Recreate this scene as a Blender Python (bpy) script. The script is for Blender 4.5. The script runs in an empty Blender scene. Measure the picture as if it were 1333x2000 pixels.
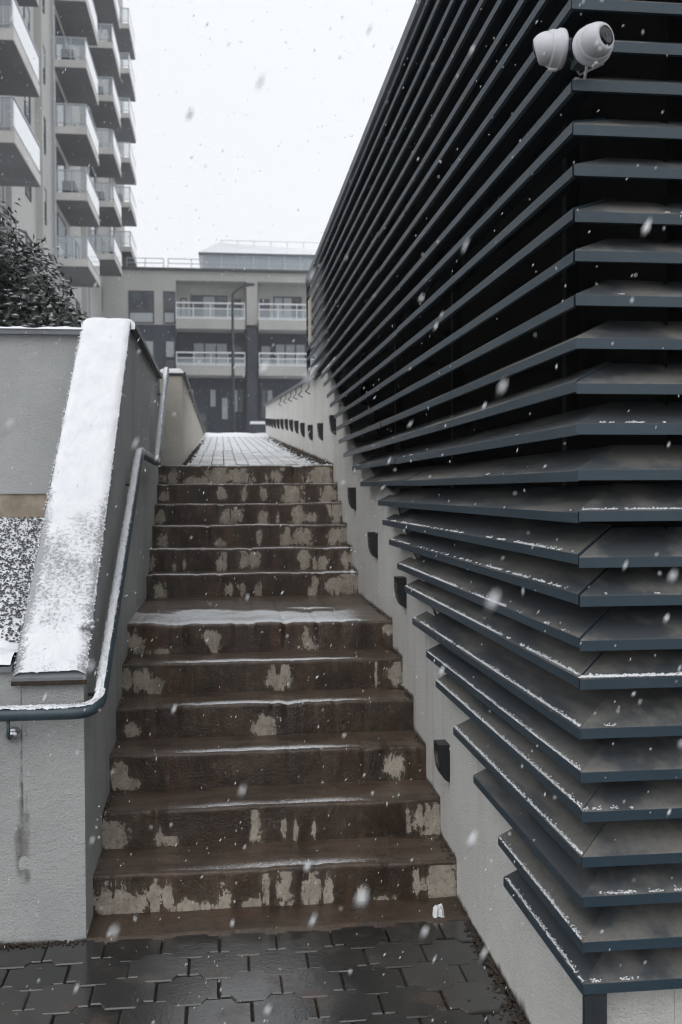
import bpy, math, random
from mathutils import Vector, Matrix, noise
R = math.radians
random.seed(7)
sc = bpy.context.scene
C = sc.collection

# ------------------------------------------------------------------ camera
CAM = Vector((0.4672, -3.8594, 1.5937)); YAW, PITCH, ROLL, FPX = 0.1173, -0.0209, -0.0042, 1982.97
fw = Vector((math.sin(YAW)*math.cos(PITCH), math.cos(YAW)*math.cos(PITCH), math.sin(PITCH)))
rt = Vector((math.cos(YAW), -math.sin(YAW), 0)); up = rt.cross(fw)
rt, up = rt*math.cos(ROLL)+up*math.sin(ROLL), up*math.cos(ROLL)-rt*math.sin(ROLL)
cd = bpy.data.cameras.new('camera'); cam = bpy.data.objects.new('camera', cd); C.objects.link(cam)
cam.matrix_world = Matrix(((rt.x, up.x, -fw.x, CAM.x), (rt.y, up.y, -fw.y, CAM.y), (rt.z, up.z, -fw.z, CAM.z), (0, 0, 0, 1)))
cd.sensor_fit = 'VERTICAL'; cd.sensor_height = 36.0; cd.lens = FPX/2000*36
cd.clip_start = 0.05; cd.clip_end = 2000
cd.dof.use_dof = True; cd.dof.focus_distance = 3.4; cd.dof.aperture_fstop = 5.0
sc.camera = cam

# ------------------------------------------------------------------ sky and light (overcast, snowing)
W = bpy.data.worlds.new('World'); sc.world = W; W.use_nodes = True
nt = W.node_tree; nt.nodes.clear()
sky = nt.nodes.new('ShaderNodeTexSky'); sky.sky_type = 'NISHITA'; sky.sun_disc = False
sky.sun_elevation = R(48); sky.sun_rotation = R(200); sky.dust_density = 6; sky.air_density = 1.0
hs = nt.nodes.new('ShaderNodeHueSaturation'); hs.inputs['Saturation'].default_value = 0.25
mx = nt.nodes.new('ShaderNodeMix'); mx.data_type = 'RGBA'; mx.inputs[0].default_value = 0.82
mx.inputs[7].default_value = (9.4, 9.7, 10.05, 1)
bg = nt.nodes.new('ShaderNodeBackground'); bg.inputs['Strength'].default_value = 0.1
wo = nt.nodes.new('ShaderNodeOutputWorld')
nt.links.new(sky.outputs[0], hs.inputs['Color']); nt.links.new(hs.outputs[0], mx.inputs[6])
nt.links.new(mx.outputs[2], bg.inputs['Color']); nt.links.new(bg.outputs[0], wo.inputs['Surface'])
sd = bpy.data.lights.new('sun', 'SUN'); sd.energy = 0.5; sd.angle = R(60); sd.color = (1, 0.985, 0.96)
sun = bpy.data.objects.new('sun', sd); C.objects.link(sun)
sun.rotation_euler = (R(42), 0, R(-20)); sun.location = (0, 0, 30)
sc.view_settings.view_transform = 'Standard'; sc.view_settings.look = 'None'
sc.view_settings.gamma = 1; sc.view_settings.exposure = 0.36; sc.view_settings.use_curve_mapping = False
sc.cycles.use_denoising = True; sc.cycles.max_bounces = 5; sc.cycles.volume_bounces = 0; sc.cycles.filter_width = 1.15
sc.cycles.use_adaptive_sampling = True; sc.cycles.adaptive_threshold = .02
sc.cycles.diffuse_bounces = 4; sc.cycles.glossy_bounces = 3; sc.cycles.transparent_max_bounces = 8

# ------------------------------------------------------------------ materials
M = {}
class NT:
    def __init__(s, name):
        s.m = bpy.data.materials.new(name); s.m.use_nodes = True; s.t = s.m.node_tree
        s.t.nodes.clear(); s.out = s.n('ShaderNodeOutputMaterial'); s.p = s.n('ShaderNodeBsdfPrincipled')
        s.l(s.p.outputs[0], s.out.inputs[0]); s.co = s.n('ShaderNodeTexCoord').outputs['Object']; M[name] = s.m
    def n(s, t): return s.t.nodes.new(t)
    def l(s, a, b): s.t.links.new(a, b)
    def noise(s, scale, detail=4, rough=.55, stretch=None, coord=None):
        x = s.n('ShaderNodeTexNoise'); x.inputs['Scale'].default_value = scale; x.inputs['Detail'].default_value = detail
        x.inputs['Roughness'].default_value = rough; c = coord or s.co
        if stretch:
            mp = s.n('ShaderNodeMapping'); mp.inputs['Scale'].default_value = stretch; s.l(c, mp.inputs[0]); c = mp.outputs[0]
        s.l(c, x.inputs['Vector']); return x.outputs[0]
    def ramp(s, v, a, b):
        x = s.n('ShaderNodeMapRange'); x.inputs[1].default_value = a; x.inputs[2].default_value = b; x.interpolation_type = 'SMOOTHSTEP'
        s.l(v, x.inputs[0]); return x.outputs[0]
    def mix(s, f, a, b):
        x = s.n('ShaderNodeMix'); x.data_type = 'RGBA'
        for i, v in ((0, f), (6, a), (7, b)):
            if isinstance(v, (tuple, float, int)): x.inputs[i].default_value = v if i == 0 else (*v, 1)
            else: s.l(v, x.inputs[i])
        return x.outputs[2]
    def math(s, op, a, b):
        x = s.n('ShaderNodeMath'); x.operation = op
        for i, v in ((0, a), (1, b)):
            if isinstance(v, (float, int)): x.inputs[i].default_value = v
            else: s.l(v, x.inputs[i])
        return x.outputs[0]
    def attr(s, name):
        x = s.n('ShaderNodeAttribute'); x.attribute_name = name; return x.outputs['Fac']
    def fin(s, col, rough=.8, bump=None, bstr=.3, bdist=.01, spec=.5, metal=0):
        for k, v in (('Base Color', col), ('Roughness', rough)):
            if isinstance(v, tuple): s.p.inputs[k].default_value = (*v, 1)
            elif isinstance(v, (float, int)): s.p.inputs[k].default_value = v
            else: s.l(v, s.p.inputs[k])
        s.p.inputs['Specular IOR Level'].default_value = spec; s.p.inputs['Metallic'].default_value = metal
        if bump is not None:
            b = s.n('ShaderNodeBump'); b.inputs['Strength'].default_value = bstr; b.inputs['Distance'].default_value = bdist
            s.l(bump, b.inputs['Height']); s.l(b.outputs[0], s.p.inputs['Normal'])
        return s.m
def simple(name, c1, c2=None, scale=6, rough=.8, bscale=None, bstr=.3, bdist=.005, spec=.5, metal=0, stretch=None):
    t = NT(name); c2 = c2 or tuple(v*.8 for v in c1)
    col = t.mix(t.ramp(t.noise(scale, 5, .6, stretch), .3, .7), c1, c2)
    b = t.noise(bscale, 4) if bscale else None
    return t.fin(col, rough, b, bstr, bdist, spec, metal)

def snow_mat(name, dirty=(.62, .64, .67)):
    t = NT(name); n1 = t.noise(9, 5, .6); n2 = t.noise(120, 4, .7)
    t.fin(t.mix(t.ramp(n1, .35, .75), (.86, .875, .9), (.79, .81, .85)), .85, t.math('ADD', n2, t.math('MULTIPLY', n1, 1.5)), .5, .008, .3)
snow_mat('snow')
def render_mat(name, c1, c2, stain_shade=(.2, .19, .17), amt=.5, grain=1.0):
    # sprayed plaster: fine grain, soft blotches, faint vertical run marks
    t = NT(name)
    blot = t.ramp(t.noise(2.3, 6, .65), .35, .7); run = t.ramp(t.noise(3, 5, .6, (3.5, 3.5, .25)), .52, .78)
    col = t.mix(blot, c1, c2); col = t.mix(t.math('MULTIPLY', run, amt), col, stain_shade)
    col = t.mix(t.ramp(t.math('ADD', t.attr('stain_shade'), t.math('MULTIPLY', t.math('SUBTRACT', t.noise(22, 5, .65, (1, 1, .35)), .5), .7)), .3, .9), col, (.085, .078, .066))  # dirt marks, plus the shade painted along the front wall's foot
    g = t.noise(130, 3, .75); col = t.mix(t.math('MULTIPLY', t.ramp(g, .3, .45), 1.0), tuple(v*.86 for v in c2), col)
    t.fin(col, .9, t.math('ADD', g, t.math('MULTIPLY', t.noise(45, 3), .7)), .8*grain, .012, .25)
render_mat('plaster_white', (.78, .765, .73), (.71, .70, .67), (.36, .345, .31), .35)
render_mat('plaster_grey', (.50, .51, .505), (.43, .44, .44), (.19, .195, .195), .35)
render_mat('plaster_beige', (.60, .56, .50), (.52, .49, .44), (.38, .34, .29), .4)
simple('footing', (.42, .36, .29), (.25, .205, .155), 9, .9, 60, .6)
simple('coping_metal', (.20, .215, .23), (.14, .15, .165), 5, .5, 40, .2)
simple('trim_dark', (.035, .04, .046), (.02, .024, .028), 8, .45)
simple('rail_paint', (.048, .075, .092), (.034, .055, .07), 14, .38, 90, .12, .002)
simple('steel', (.55, .56, .57), (.42, .43, .44), 12, .28, metal=1)
simple('black_plastic', (.008, .009, .011), (.014, .015, .018), 20, .42, 120, .15)
simple('lens_grey', (.05, .055, .06), rough=.2)
simple('cam_white', (.62, .63, .66), (.55, .56, .59), 12, .45)
simple('cam_black', (.006, .006, .008), rough=.12)
simple('void_black', (.006, .006, .007), (.004, .004, .005), 5, .9)  # near-black colour stands in for the unlit space behind the slats
simple('soil', (.05, .042, .034), (.03, .025, .02), 7, .95, 40, .6)
simple('pebble', (.05, .054, .06), (.15, .16, .17), 45, .7)
simple('litter', (.05, .032, .021), (.024, .018, .013), 40, .85)
simple('paper', (.8, .8, .8), (.7, .7, .71), 20, .7)
simple('bark', (.05, .04, .033), (.03, .025, .02), 20, .9)
simple('leaf', (.018, .028, .022), (.035, .05, .04), 3, .45)
simple('tower_wall', (.46, .45, .43), (.40, .392, .378), .5, .9, 20, .2)
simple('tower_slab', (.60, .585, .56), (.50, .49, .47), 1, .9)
simple('soffit', (.13, .13, .135), (.105, .105, .11), .8, .9)  # underside shade put into a dark colour, against bounce from the snow
simple('frosted_panel', (.86, .88, .90), (.82, .84, .87), 2, .05, spec=1.0)
simple('railing_metal', (.42, .45, .48), (.35, .38, .41), 3, .4)
simple('white_rail', (.75, .76, .77), (.68, .69, .7), 3, .5)
simple('beige_wall', (.46, .45, .43), (.40, .392, .378), .6, .9)
simple('slate_wall', (.058, .068, .085), (.042, .05, .063), .7, .85)
simple('frame_dark', (.05, .055, .06), rough=.5)
simple('curtain', (.42, .45, .47), (.36, .39, .41), 2, .7, stretch=(6, 1, 1))
t = NT('pane_dark'); t.fin(t.mix(t.ramp(t.noise(.9, 3), .35, .65), (.035, .045, .055), (.09, .11, .125)), .08)
t = NT('balcony_glass'); t.p.inputs['Transmission Weight'].default_value = .0; t.p.inputs['Alpha'].default_value = .24
t.fin((.55, .62, .66), .12)
t = NT('hazed_penthouse_glass'); t.fin((.50, .56, .62), .2)  # pale blue-grey carries distance haze in the colour

# wet concrete steps: brown, with old whitewash left in patches and powder snow near the edges
t = NT('wet_concrete')
n1 = t.noise(3.5, 7, .7); n2 = t.noise(11, 6, .65, (1, 1, .3)); n3 = t.noise(90, 3, .7)
brown = t.mix(t.ramp(n1, .32, .68), (.026, .0145, .0085), (.068, .045, .029))
brown = t.mix(t.math('MULTIPLY', t.ramp(n2, .47, .68), .8), brown, (.020, .014, .010))
brown = t.mix(t.math('MULTIPLY', t.ramp(t.noise(6, 6, .65, (1, 1, .3)), .52, .68), .6), brown, (.105, .052, .030))
brown = t.mix(t.math('MULTIPLY', t.ramp(t.noise(38, 5, .7, (1, 1, .6)), .55, .75), .55), brown, (.17, .145, .115))
drip = t.noise(30, 4, .65, (1, 1, .10))
wn = t.math('ADD', t.math('MULTIPLY', t.math('SUBTRACT', t.noise(10, 5, .65, (1, 1, .8)), .5), 1.5), t.math('MULTIPLY', t.math('SUBTRACT', t.noise(42, 5, .75, (1, 1, .5)), .5), 1.2))
wn = t.math('SUBTRACT', wn, t.math('MULTIPLY', t.ramp(drip, .54, .68), .3))
pa = t.math('ADD', t.attr('patch'), t.math('MULTIPLY', wn, t.ramp(t.attr('patch'), 0, .25)))
brown = t.mix(t.math('MULTIPLY', t.ramp(pa, .12, .5), .22), brown, (.16, .135, .105))
brown = t.mix(t.math('MULTIPLY', t.math('MULTIPLY', t.ramp(drip, .56, .66), t.ramp(n1, .46, .66)), .3), brown, (.18, .155, .12))
pm = t.ramp(pa, .52, .62)
tw_ = t.math('MULTIPLY', t.attr('wear'), t.math('ADD', .12, t.math('MULTIPLY', t.ramp(t.noise(6, 7, .75, (.6, 1.6, 1)), .36, .66), .8)))
brown = t.mix(tw_, brown, (.135, .098, .073))
paint = t.mix(t.ramp(t.noise(16, 6, .75, (1, 1, .6)), .3, .7), (.47, .42, .35), (.27, .24, .20))
paint = t.mix(t.math('MULTIPLY', t.ramp(t.noise(60, 5, .75), .52, .68), .75), paint, (.11, .085, .065))
col = t.mix(pm, brown, paint)
sn = t.math('ADD', t.attr('snow'), t.math('MULTIPLY', t.math('SUBTRACT', t.noise(150, 4, .75), .5), 1.25))
sm = t.ramp(sn, .5, .95)
col = t.mix(sm, col, (.80, .82, .85))
rg = t.n('ShaderNodeMix'); rg.inputs[2].default_value = .30; rg.inputs[3].default_value = .85
t.l(t.math('MAXIMUM', pm, sm), rg.inputs[0])
t.fin(col, rg.outputs[0], t.math('ADD', t.math('ADD', n3, t.math('MULTIPLY', n1, 1.2)), t.math('MULTIPLY', pm, .9)), .55, .007, .5)

# interlocking paver concrete, wet
t = NT('paver_concrete')
oi = t.n('ShaderNodeObjectInfo').outputs['Random']
geo = t.n('ShaderNodeNewGeometry').outputs['Position']
n1 = t.noise(5, 5, .6, None, geo); n2 = t.noise(60, 4, .7, None, geo)
c = t.mix(oi, (.017, .016, .015), (.05, .048, .046)); c = t.mix(t.math('MULTIPLY', t.ramp(n1, .52, .72), .6), c, (.085, .058, .042))
c = t.mix(t.math('MULTIPLY', t.ramp(t.noise(38, 3, .6, None, geo), .68, .74), .8), c, (.26, .22, .19))
t.fin(c, t.math('ADD', .09, t.math('MULTIPLY', t.ramp(n1, .4, .8), .3)), n2, .3, .002, .8)
t = NT('snowy_paver')
geo = t.n('ShaderNodeNewGeometry').outputs['Position']
c = t.mix(t.ramp(t.math('ADD', t.noise(40, 4, .7, None, geo), t.math('MULTIPLY', t.noise(2.2, 4, .6, None, geo), .8)), .72, 1.1), (.84, .86, .88), (.5, .51, .52))
t.fin(c, .8, t.noise(90, 3, .7, None, geo), .4, .004, .3)
t = NT('snowy_paving')
br = t.n('ShaderNodeTexBrick'); br.offset = .5
for k, v in (('Color1', (.76, .78, .81, 1)), ('Color2', (.70, .72, .75, 1)), ('Mortar', (.33, .34, .35, 1))): br.inputs[k].default_value = v
for k, v in (('Scale', 1.0), ('Mortar Size', .008), ('Brick Width', .2), ('Row Height', .1)): br.inputs[k].default_value = v
mp = t.n('ShaderNodeMapping'); mp.inputs['Rotation'].default_value = (0, 0, R(90)); t.l(t.co, mp.inputs[0]); t.l(mp.outputs[0], br.inputs['Vector'])
t.fin(t.mix(t.ramp(t.noise(4, 4), .5, .8), br.outputs[0], (.82, .84, .87)), .85, t.noise(60, 3), .3, .004, .3)

# louvre paint with pale dust settled on the upward faces
t = NT('louvre_paint')
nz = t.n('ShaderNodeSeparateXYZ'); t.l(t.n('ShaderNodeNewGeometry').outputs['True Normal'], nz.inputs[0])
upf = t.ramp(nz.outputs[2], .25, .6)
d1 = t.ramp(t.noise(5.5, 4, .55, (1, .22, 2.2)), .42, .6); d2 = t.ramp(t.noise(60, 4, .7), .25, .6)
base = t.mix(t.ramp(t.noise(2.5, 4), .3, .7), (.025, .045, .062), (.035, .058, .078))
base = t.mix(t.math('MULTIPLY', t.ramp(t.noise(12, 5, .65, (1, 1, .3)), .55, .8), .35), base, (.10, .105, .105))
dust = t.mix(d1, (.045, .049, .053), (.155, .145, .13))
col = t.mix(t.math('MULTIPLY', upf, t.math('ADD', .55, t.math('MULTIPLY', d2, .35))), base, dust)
rr = t.n('ShaderNodeMix'); rr.inputs[2].default_value = .36; rr.inputs[3].default_value = .72; t.l(upf, rr.inputs[0])
t.fin(col, rr.outputs[0], t.noise(80, 3, .7), .08, .002, .5)
# thin snow on the sloped coping, grey metal showing where it is sparse
t = NT('coping_snow')
a = t.math('ADD', t.attr('cover'), t.math('MULTIPLY', t.math('SUBTRACT', t.noise(75, 5, .75), .5), 1.3))
a = t.math('ADD', a, t.math('MULTIPLY', t.math('SUBTRACT', t.noise(9, 4), .5), .5))
sm = t.ramp(a, .3, .62)
t.fin(t.mix(sm, (.36, .37, .38), t.mix(t.ramp(t.noise(8, 4), .4, .7), (.86, .875, .90), (.80, .82, .855))), .85, t.math('ADD', sm, t.noise(160, 3, .7)), .6, .006, .25)

# ------------------------------------------------------------------ mesh helpers
class MB:
    def __init__(s): s.v = []; s.f = []; s.mi = []; s.at = {}
    def poly(s, pts, mi=0):
        i = len(s.v); s.v += [tuple(p) for p in pts]; s.f.append(tuple(range(i, i+len(pts)))); s.mi.append(mi); return s
    def box(s, x0, x1, y0, y1, z0, z1, mi=0):
        i = len(s.v)
        s.v += [(x, y, z) for z in (z0, z1) for y in (y0, y1) for x in (x0, x1)]
        for q in ((0, 2, 3, 1), (4, 5, 7, 6), (0, 1, 5, 4), (2, 6, 7, 3), (0, 4, 6, 2), (1, 3, 7, 5)):
            s.f.append(tuple(i+k for k in q)); s.mi.append(mi)
        return s
    def prism(s, pa, pb, mi=0):
        n = len(pa); i = len(s.v); s.v += [tuple(p) for p in pa]+[tuple(p) for p in pb]
        s.f.append(tuple(range(i+n-1, i-1, -1))); s.f.append(tuple(range(i+n, i+2*n))); s.mi += [mi, mi]
        for k in range(n):
            j = (k+1) % n; s.f.append((i+k, i+j, i+n+j, i+n+k)); s.mi.append(mi)
        return s
    def tube(s, pts, r, seg=14, cap=True, rads=None):
        pts = [Vector(p) for p in pts]; i0 = len(s.v); prev = None
        for k, p in enumerate(pts):
            a = pts[max(k-1, 0)]; b = pts[min(k+1, len(pts)-1)]; d = (b-a).normalized()
            if prev is None:
                h = Vector((0, 0, 1)) if abs(d.z) < .9 else Vector((1, 0, 0)); x = d.cross(h).normalized()
            else: x = (prev-d*prev.dot(d)).normalized()
            prev = x; y = d.cross(x); rr = rads[k] if rads else r
            for q in range(seg):
                t_ = 2*math.pi*q/seg; s.v.append(tuple(p+(x*math.cos(t_)+y*math.sin(t_))*rr))
        for k in range(len(pts)-1):
            for q in range(seg):
                j = (q+1) % seg; s.f.append((i0+k*seg+q, i0+k*seg+j, i0+(k+1)*seg+j, i0+(k+1)*seg+q)); s.mi.append(0)
        if cap:
            s.f.append(tuple(i0+q for q in range(seg-1, -1, -1))); e = i0+(len(pts)-1)*seg; s.f.append(tuple(e+q for q in range(seg))); s.mi += [0, 0]
        return s
    def lathe(s, o, ax, prof, seg=28):
        o = Vector(o); ax = Vector(ax).normalized(); h = Vector((0, 0, 1)) if abs(ax.z) < .9 else Vector((1, 0, 0))
        x = ax.cross(h).normalized(); y = ax.cross(x); i0 = len(s.v)
        for (r_, t_) in prof:
            for q in range(seg):
                a_ = 2*math.pi*q/seg; s.v.append(tuple(o+ax*t_+(x*math.cos(a_)+y*math.sin(a_))*max(r_, 1e-5)))
        for k in range(len(prof)-1):
            for q in range(seg):
                j = (q+1) % seg; s.f.append((i0+k*seg+q, i0+k*seg+j, i0+(k+1)*seg+j, i0+(k+1)*seg+q)); s.mi.append(0)
        s.f.append(tuple(i0+q for q in range(seg-1, -1, -1))); e = i0+(len(prof)-1)*seg; s.f.append(tuple(e+q for q in range(seg))); s.mi += [0, 0]
        return s
    def clump(s, p, rx, ry, rz, ax=None):
        i = len(s.v); j = lambda: random.uniform(.7, 1.3)
        X, Y, Z = ax or (Vector((1, 0, 0)), Vector((0, 1, 0)), Vector((0, 0, 1))); p = Vector(p)
        for sx, sy, sz in ((1, 0, 0), (0, 1, 0), (-1, 0, 0), (0, -1, 0), (0, 0, 1), (0, 0, -1)):
            s.v.append(tuple(p+X*(sx*rx*j())+Y*(sy*ry*j())+Z*(sz*rz*j())))
        for q in ((0, 1, 4), (1, 2, 4), (2, 3, 4), (3, 0, 4), (1, 0, 5), (2, 1, 5), (3, 2, 5), (0, 3, 5)):
            s.f.append(tuple(i+k for k in q)); s.mi.append(0)
    def grid(s, nu, nv, fn, mi=0):
        i = len(s.v)
        for a in range(nu+1):
            for b in range(nv+1): s.v.append(tuple(fn(a/nu, b/nv)))
        for a in range(nu):
            for b in range(nv):
                k = i+a*(nv+1)+b; s.f.append((k, k+nv+1, k+nv+2, k+1)); s.mi.append(mi)
        return s
    def mesh(s, name, mats, smooth=False):
        me = bpy.data.meshes.new(name); me.from_pydata(s.v, [], s.f)
        for m in (mats if isinstance(mats, (list, tuple)) else [mats]): me.materials.append(M[m])
        me.polygons.foreach_set('material_index', s.mi)
        if smooth: me.polygons.foreach_set('use_smooth', [True]*len(me.polygons))
        for k, vals in s.at.items():
            a = me.attributes.new(k, 'FLOAT', 'POINT'); a.data.foreach_set('value', vals)
        me.update(); return me
    def build(s, name, mats, parent=None, smooth=False, bevel=0):
        o = bpy.data.objects.new(name, s.mesh(name, mats, smooth)); C.objects.link(o)
        if parent: attach(o, parent)
        if bevel:
            b = o.modifiers.new('bevel', 'BEVEL'); b.width = bevel; b.segments = 2; b.limit_method = 'ANGLE'
        return o
def wloc(o):
    v = Vector((0, 0, 0))
    while o: v += o.location; o = o.parent if o.type == 'EMPTY' else None
    return v
def attach(o, parent):           # geometry is in world coordinates, so undo the parent's offset
    o.parent = parent
    o.matrix_parent_inverse = Matrix.Translation(-parent.location) if parent.type == 'EMPTY' else Matrix()
def tag(o, label, cat, group=None, kind=None):
    o['label'] = label; o['category'] = cat
    if group: o['group'] = group
    if kind: o['kind'] = kind
    return o
def struct(o): o['kind'] = 'structure'; return o
def thing(name, loc, label, cat, group=None):
    o = bpy.data.objects.new(name, None); C.objects.link(o); o.location = loc; o.empty_display_size = .1
    return tag(o, label, cat, group)
def fbm(x, y, z=0, s=1.0): return noise.fractal(Vector((x*s, y*s, z*s)), 1.0, 2.0, 4)
def lerp(a, b, t_): return a+(b-a)*t_
def interp(x, pts):
    if x <= pts[0][0]: return pts[0][1]
    for (a, b), (c_, d) in zip(pts, pts[1:]):
        if x <= c_: return lerp(b, d, (x-a)/(c_-a))
    return pts[-1][1]

# ------------------------------------------------------------------ ground and yard
struct(MB().box(-140, 140, -60, 150, -.6, -.06).build('ground', 'soil'))
struct(MB().box(-60, 90, 16.9, 140, -.5, 2.55).build('upper_ground', 'snow'))
struct(MB().box(-30, -.27, 1.86, 16.6, -.5, 2.28).build('garden_ground', 'soil'))
yard = struct(MB().box(-7, 9, -9, -.19, -.06, -.016).build('paved_yard', 'soil'))
PX, PY = .2, .162
def paver_mesh(name, gap=.0024, th=.05):
    hx, hy = PX/2-gap, PY/2-gap; e = .017; c_ = .03
    # interlocking double-T outline: the long edges step in and out, a half-length out of phase with the next row
    top = [(-hx, hy-e), (-hx+c_, hy-e), (-hx+c_+.018, hy+e), (hx-c_-.018, hy+e), (hx-c_, hy-e), (hx, hy-e)]
    mb = MB(); out = top+[(x, -y) for x, y in reversed(top)]
    out = out[::-1]; n = len(out); b = .0038
    sh = [(x-b*(1 if x > 0 else -1), y-b*(1 if y > 0 else -1)) for x, y in out]
    mb.v = [(x, y, -th) for x, y in out]+[(x, y, -b) for x, y in out]+[(x, y, 0) for x, y in sh]
    for k in range(n):
        j = (k+1) % n
        for o_ in (0, n): mb.f.append((o_+k, o_+j, o_+n+j, o_+n+k)); mb.mi.append(0)
    mb.f.append(tuple(range(2*n, 3*n))); mb.mi.append(0)
    return mb.mesh(name, 'paver_concrete')
pm_ = paver_mesh('paver')
row = 0; y = -.2-PY/2
while y > -2.75:
    x = -1.45+(PX/2 if row % 2 else 0)
    while x < (1.36 if y > -1.42 else 1.9):
        o = bpy.data.objects.new('paver', pm_); C.objects.link(o); o.parent = yard
        o.location = (x+random.uniform(-.002, .002), y, random.uniform(-.005, .003)); o.rotation_euler = (random.uniform(-.012, .012), random.uniform(-.012, .012), random.uniform(-.008, .008))
        x += PX
    y -= PY; row += 1

# ------------------------------------------------------------------ stairs
H, T, L = .15, .294, 1.37
XL, XR = -.03, 1.375
def nose_y(k): return (k-1)*T if k <= 6 else 4*T+T+L+(k-7)*T
PATCH = {1: [(.07, .3, .065, .45), (.17, .35, .015, .5), (.205, .4, .012, .5), (.355, .2, .02, .4), (.43, .1, .03, .2), (.465, .4, .013, .45), (.52, .45, .025, .55), (.585, .4, .025, .5), (.64, .3, .01, .5), (.73, .2, .014, .25), (.78, .1, .03, .12), (.955, .45, .05, .6), (.885, .5, .008, .4), (.27, .1, .05, .2)],
 2: [(.045, .45, .042, .45), (.445, .45, .02, .5), (.53, .4, .007, .3), (.565, .4, .006, .4), (.62, .3, .006, .3), (.96, .5, .045, .6), (.9, .4, .008, .4), (.17, .3, .01, .3), (.2, .2, .03, .15)],
 3: [(.03, .5, .035, .4), (.06, .25, .035, .2), (.895, .45, .027, .4)],
 4: [(.49, .25, .04, .3), (.505, .45, .02, .25), (.055, .3, .02, .2)],
 5: [(.06, .55, .06, .45), (.11, .3, .04, .35), (.545, .3, .04, .3), (.53, .6, .013, .35), (.575, .6, .013, .4), (.975, .55, .028, .45), (.9, .5, .006, .4)],
 6: [(.03, .45, .04, .4), (.31, .6, .035, .3), (.325, .35, .013, .3), (.675, .3, .03, .3), (.67, .6, .012, .3), (.98, .75, .022, .3), (.13, .1, .05, .15)],
 7: [(.065, .3, .026, .38), (.385, .28, .016, .28), (.445, .3, .018, .3), (.525, .35, .02, .4), (.79, .4, .016, .45), (.765, .2, .008, .2), (.93, .4, .085, .4), (.97, .65, .05, .4)],
 8: [(.02, .5, .022, .45), (.125, .2, .008, .25), (.175, .3, .01, .35), (.345, .4, .018, .45), (.37, .5, .009, .5), (.485, .45, .045, .5), (.755, .5, .028, .5), (.81, .3, .01, .35), (.85, .3, .02, .3), (.97, .5, .035, .5)],
 9: [(.06, .35, .022, .4), (.345, .2, .03, .25), (.545, .5, .015, .35), (.68, .5, .025, .5), (.77, .5, .042, .5), (.72, .2, .05, .1), (.955, .5, .05, .5)],
 10: [(.03, .4, .03, .35), (.365, .3, .03, .4), (.43, .5, .036, .5), (.575, .3, .028, .4), (.65, .3, .01, .3), (.75, .35, .035, .45), (.84, .3, .03, .2), (.965, .5, .04, .55)],
 11: [(.05, .35, .025, .35), (.355, .55, .022, .4), (.475, .55, .018, .4), (.585, .5, .018, .35), (.75, .5, .052, .5), (.735, .25, .06, .3), (.955, .5, .05, .5)],
 12: [(.08, .35, .06, .4), (.21, .15, .09, .25), (.33, .5, .07, .5), (.45, .5, .065, .5), (.655, .4, .05, .4), (.92, .45, .075, .55), (.7, .85, .015, .12)]}
stairs = thing('staircase', (.68, 0, 0), 'wet brown concrete staircase with peeling whitewash patches on its risers', 'staircase')
for k in range(1, 13):
    y0 = nose_y(k); y1 = (nose_y(k+1) if k < 12 else y0+.06)+.012; z0, z1 = (k-1)*H-.004, k*H
    mb = MB(); pv, sv = [], []; NX, NR, NTd = 170, 16, (26 if k == 6 else 14)
    prof = [('r', i/NR) for i in range(NR)]+[('n', i/4) for i in range(5)]+[('t', i/NTd) for i in range(1, NTd+1)]
    rad = .009
    for i in range(NX+1):
        u = i/NX; x = lerp(XL, XR, u); chip = max(0, fbm(x, k*9.7, 4, 7)-.22)*.03; wob = .011*fbm(x, k*3.1, 0, 2.2)+.0035*fbm(x, k*7, 1, 14)+chip; zw = .008*fbm(x, k*5.3, 2, 1.8)+.002*fbm(x, k, 3, 20)-chip*.8
        for (kind, t_) in prof:
            if kind == 'r':
                z = lerp(z0, z1-rad, t_); yy = y0+wob*t_+.002*fbm(x, z, k, 9); z += zw*t_
                best = 0
                for (pu, pvv, ru, rv) in PATCH[k]:
                    d = math.hypot((u-pu)/ru, (t_-pvv)/rv); best = max(best, 1.09-.5*d)
                pv.append(max(0, best)); sv.append(0)
            elif kind == 'n':
                a_ = t_*math.pi/2; yy = y0+wob+rad*(1-math.cos(a_)); z = z1-rad+rad*math.sin(a_)+zw
                pv.append(0); sv.append((.25+.6*t_) if k >= 7 else .1*t_)
            else:
                yy = lerp(y0+wob+rad, y1, t_); z = z1+zw*(1-t_)+.003*fbm(x, yy, k, 5)
                pv.append(0); mid = math.exp(-((u-.5)/.34)**4); w = fbm(x, yy*2, k, 2.5)*.16
                dist = t_*(y1-y0)
                if k == 6: s_ = (.86*max(0, 1-max(0, dist-.55+.25*(u-.45)**2-1.6*w)/.25)+.35*math.exp(-((dist-.05)/.07)**2)*mid)*(.55+.45*math.exp(-((u-.45)/.5)**4))+w*.9-.3*max(0, (u-.85)/.15)
                elif k == 12: s_ = 1
                elif k > 6: s_ = .9*math.exp(-(dist/.06)**2)+.25+w
                else: s_ = (.42+.075*k)*mid*math.exp(-((dist-.015)/.075)**2)+(.16+.035*k)*math.exp(-(dist/.18)**2)+w*.8
                sv.append(max(0, s_))
            mb.v.append((x, yy, z))
    np_ = len(prof)
    for i in range(NX):
        for j in range(np_-1):
            a = i*np_+j; mb.f.append((a, a+np_, a+np_+1, a+1)); mb.mi.append(0)
    mb.at = {'patch': pv, 'snow': sv, 'wear': [1.0 if kd == 't' else (.5 if kd == 'n' else 0.0) for _ in range(NX+1) for kd, _t in prof]}
    mb.build('step', 'wet_concrete', stairs, True)
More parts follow.
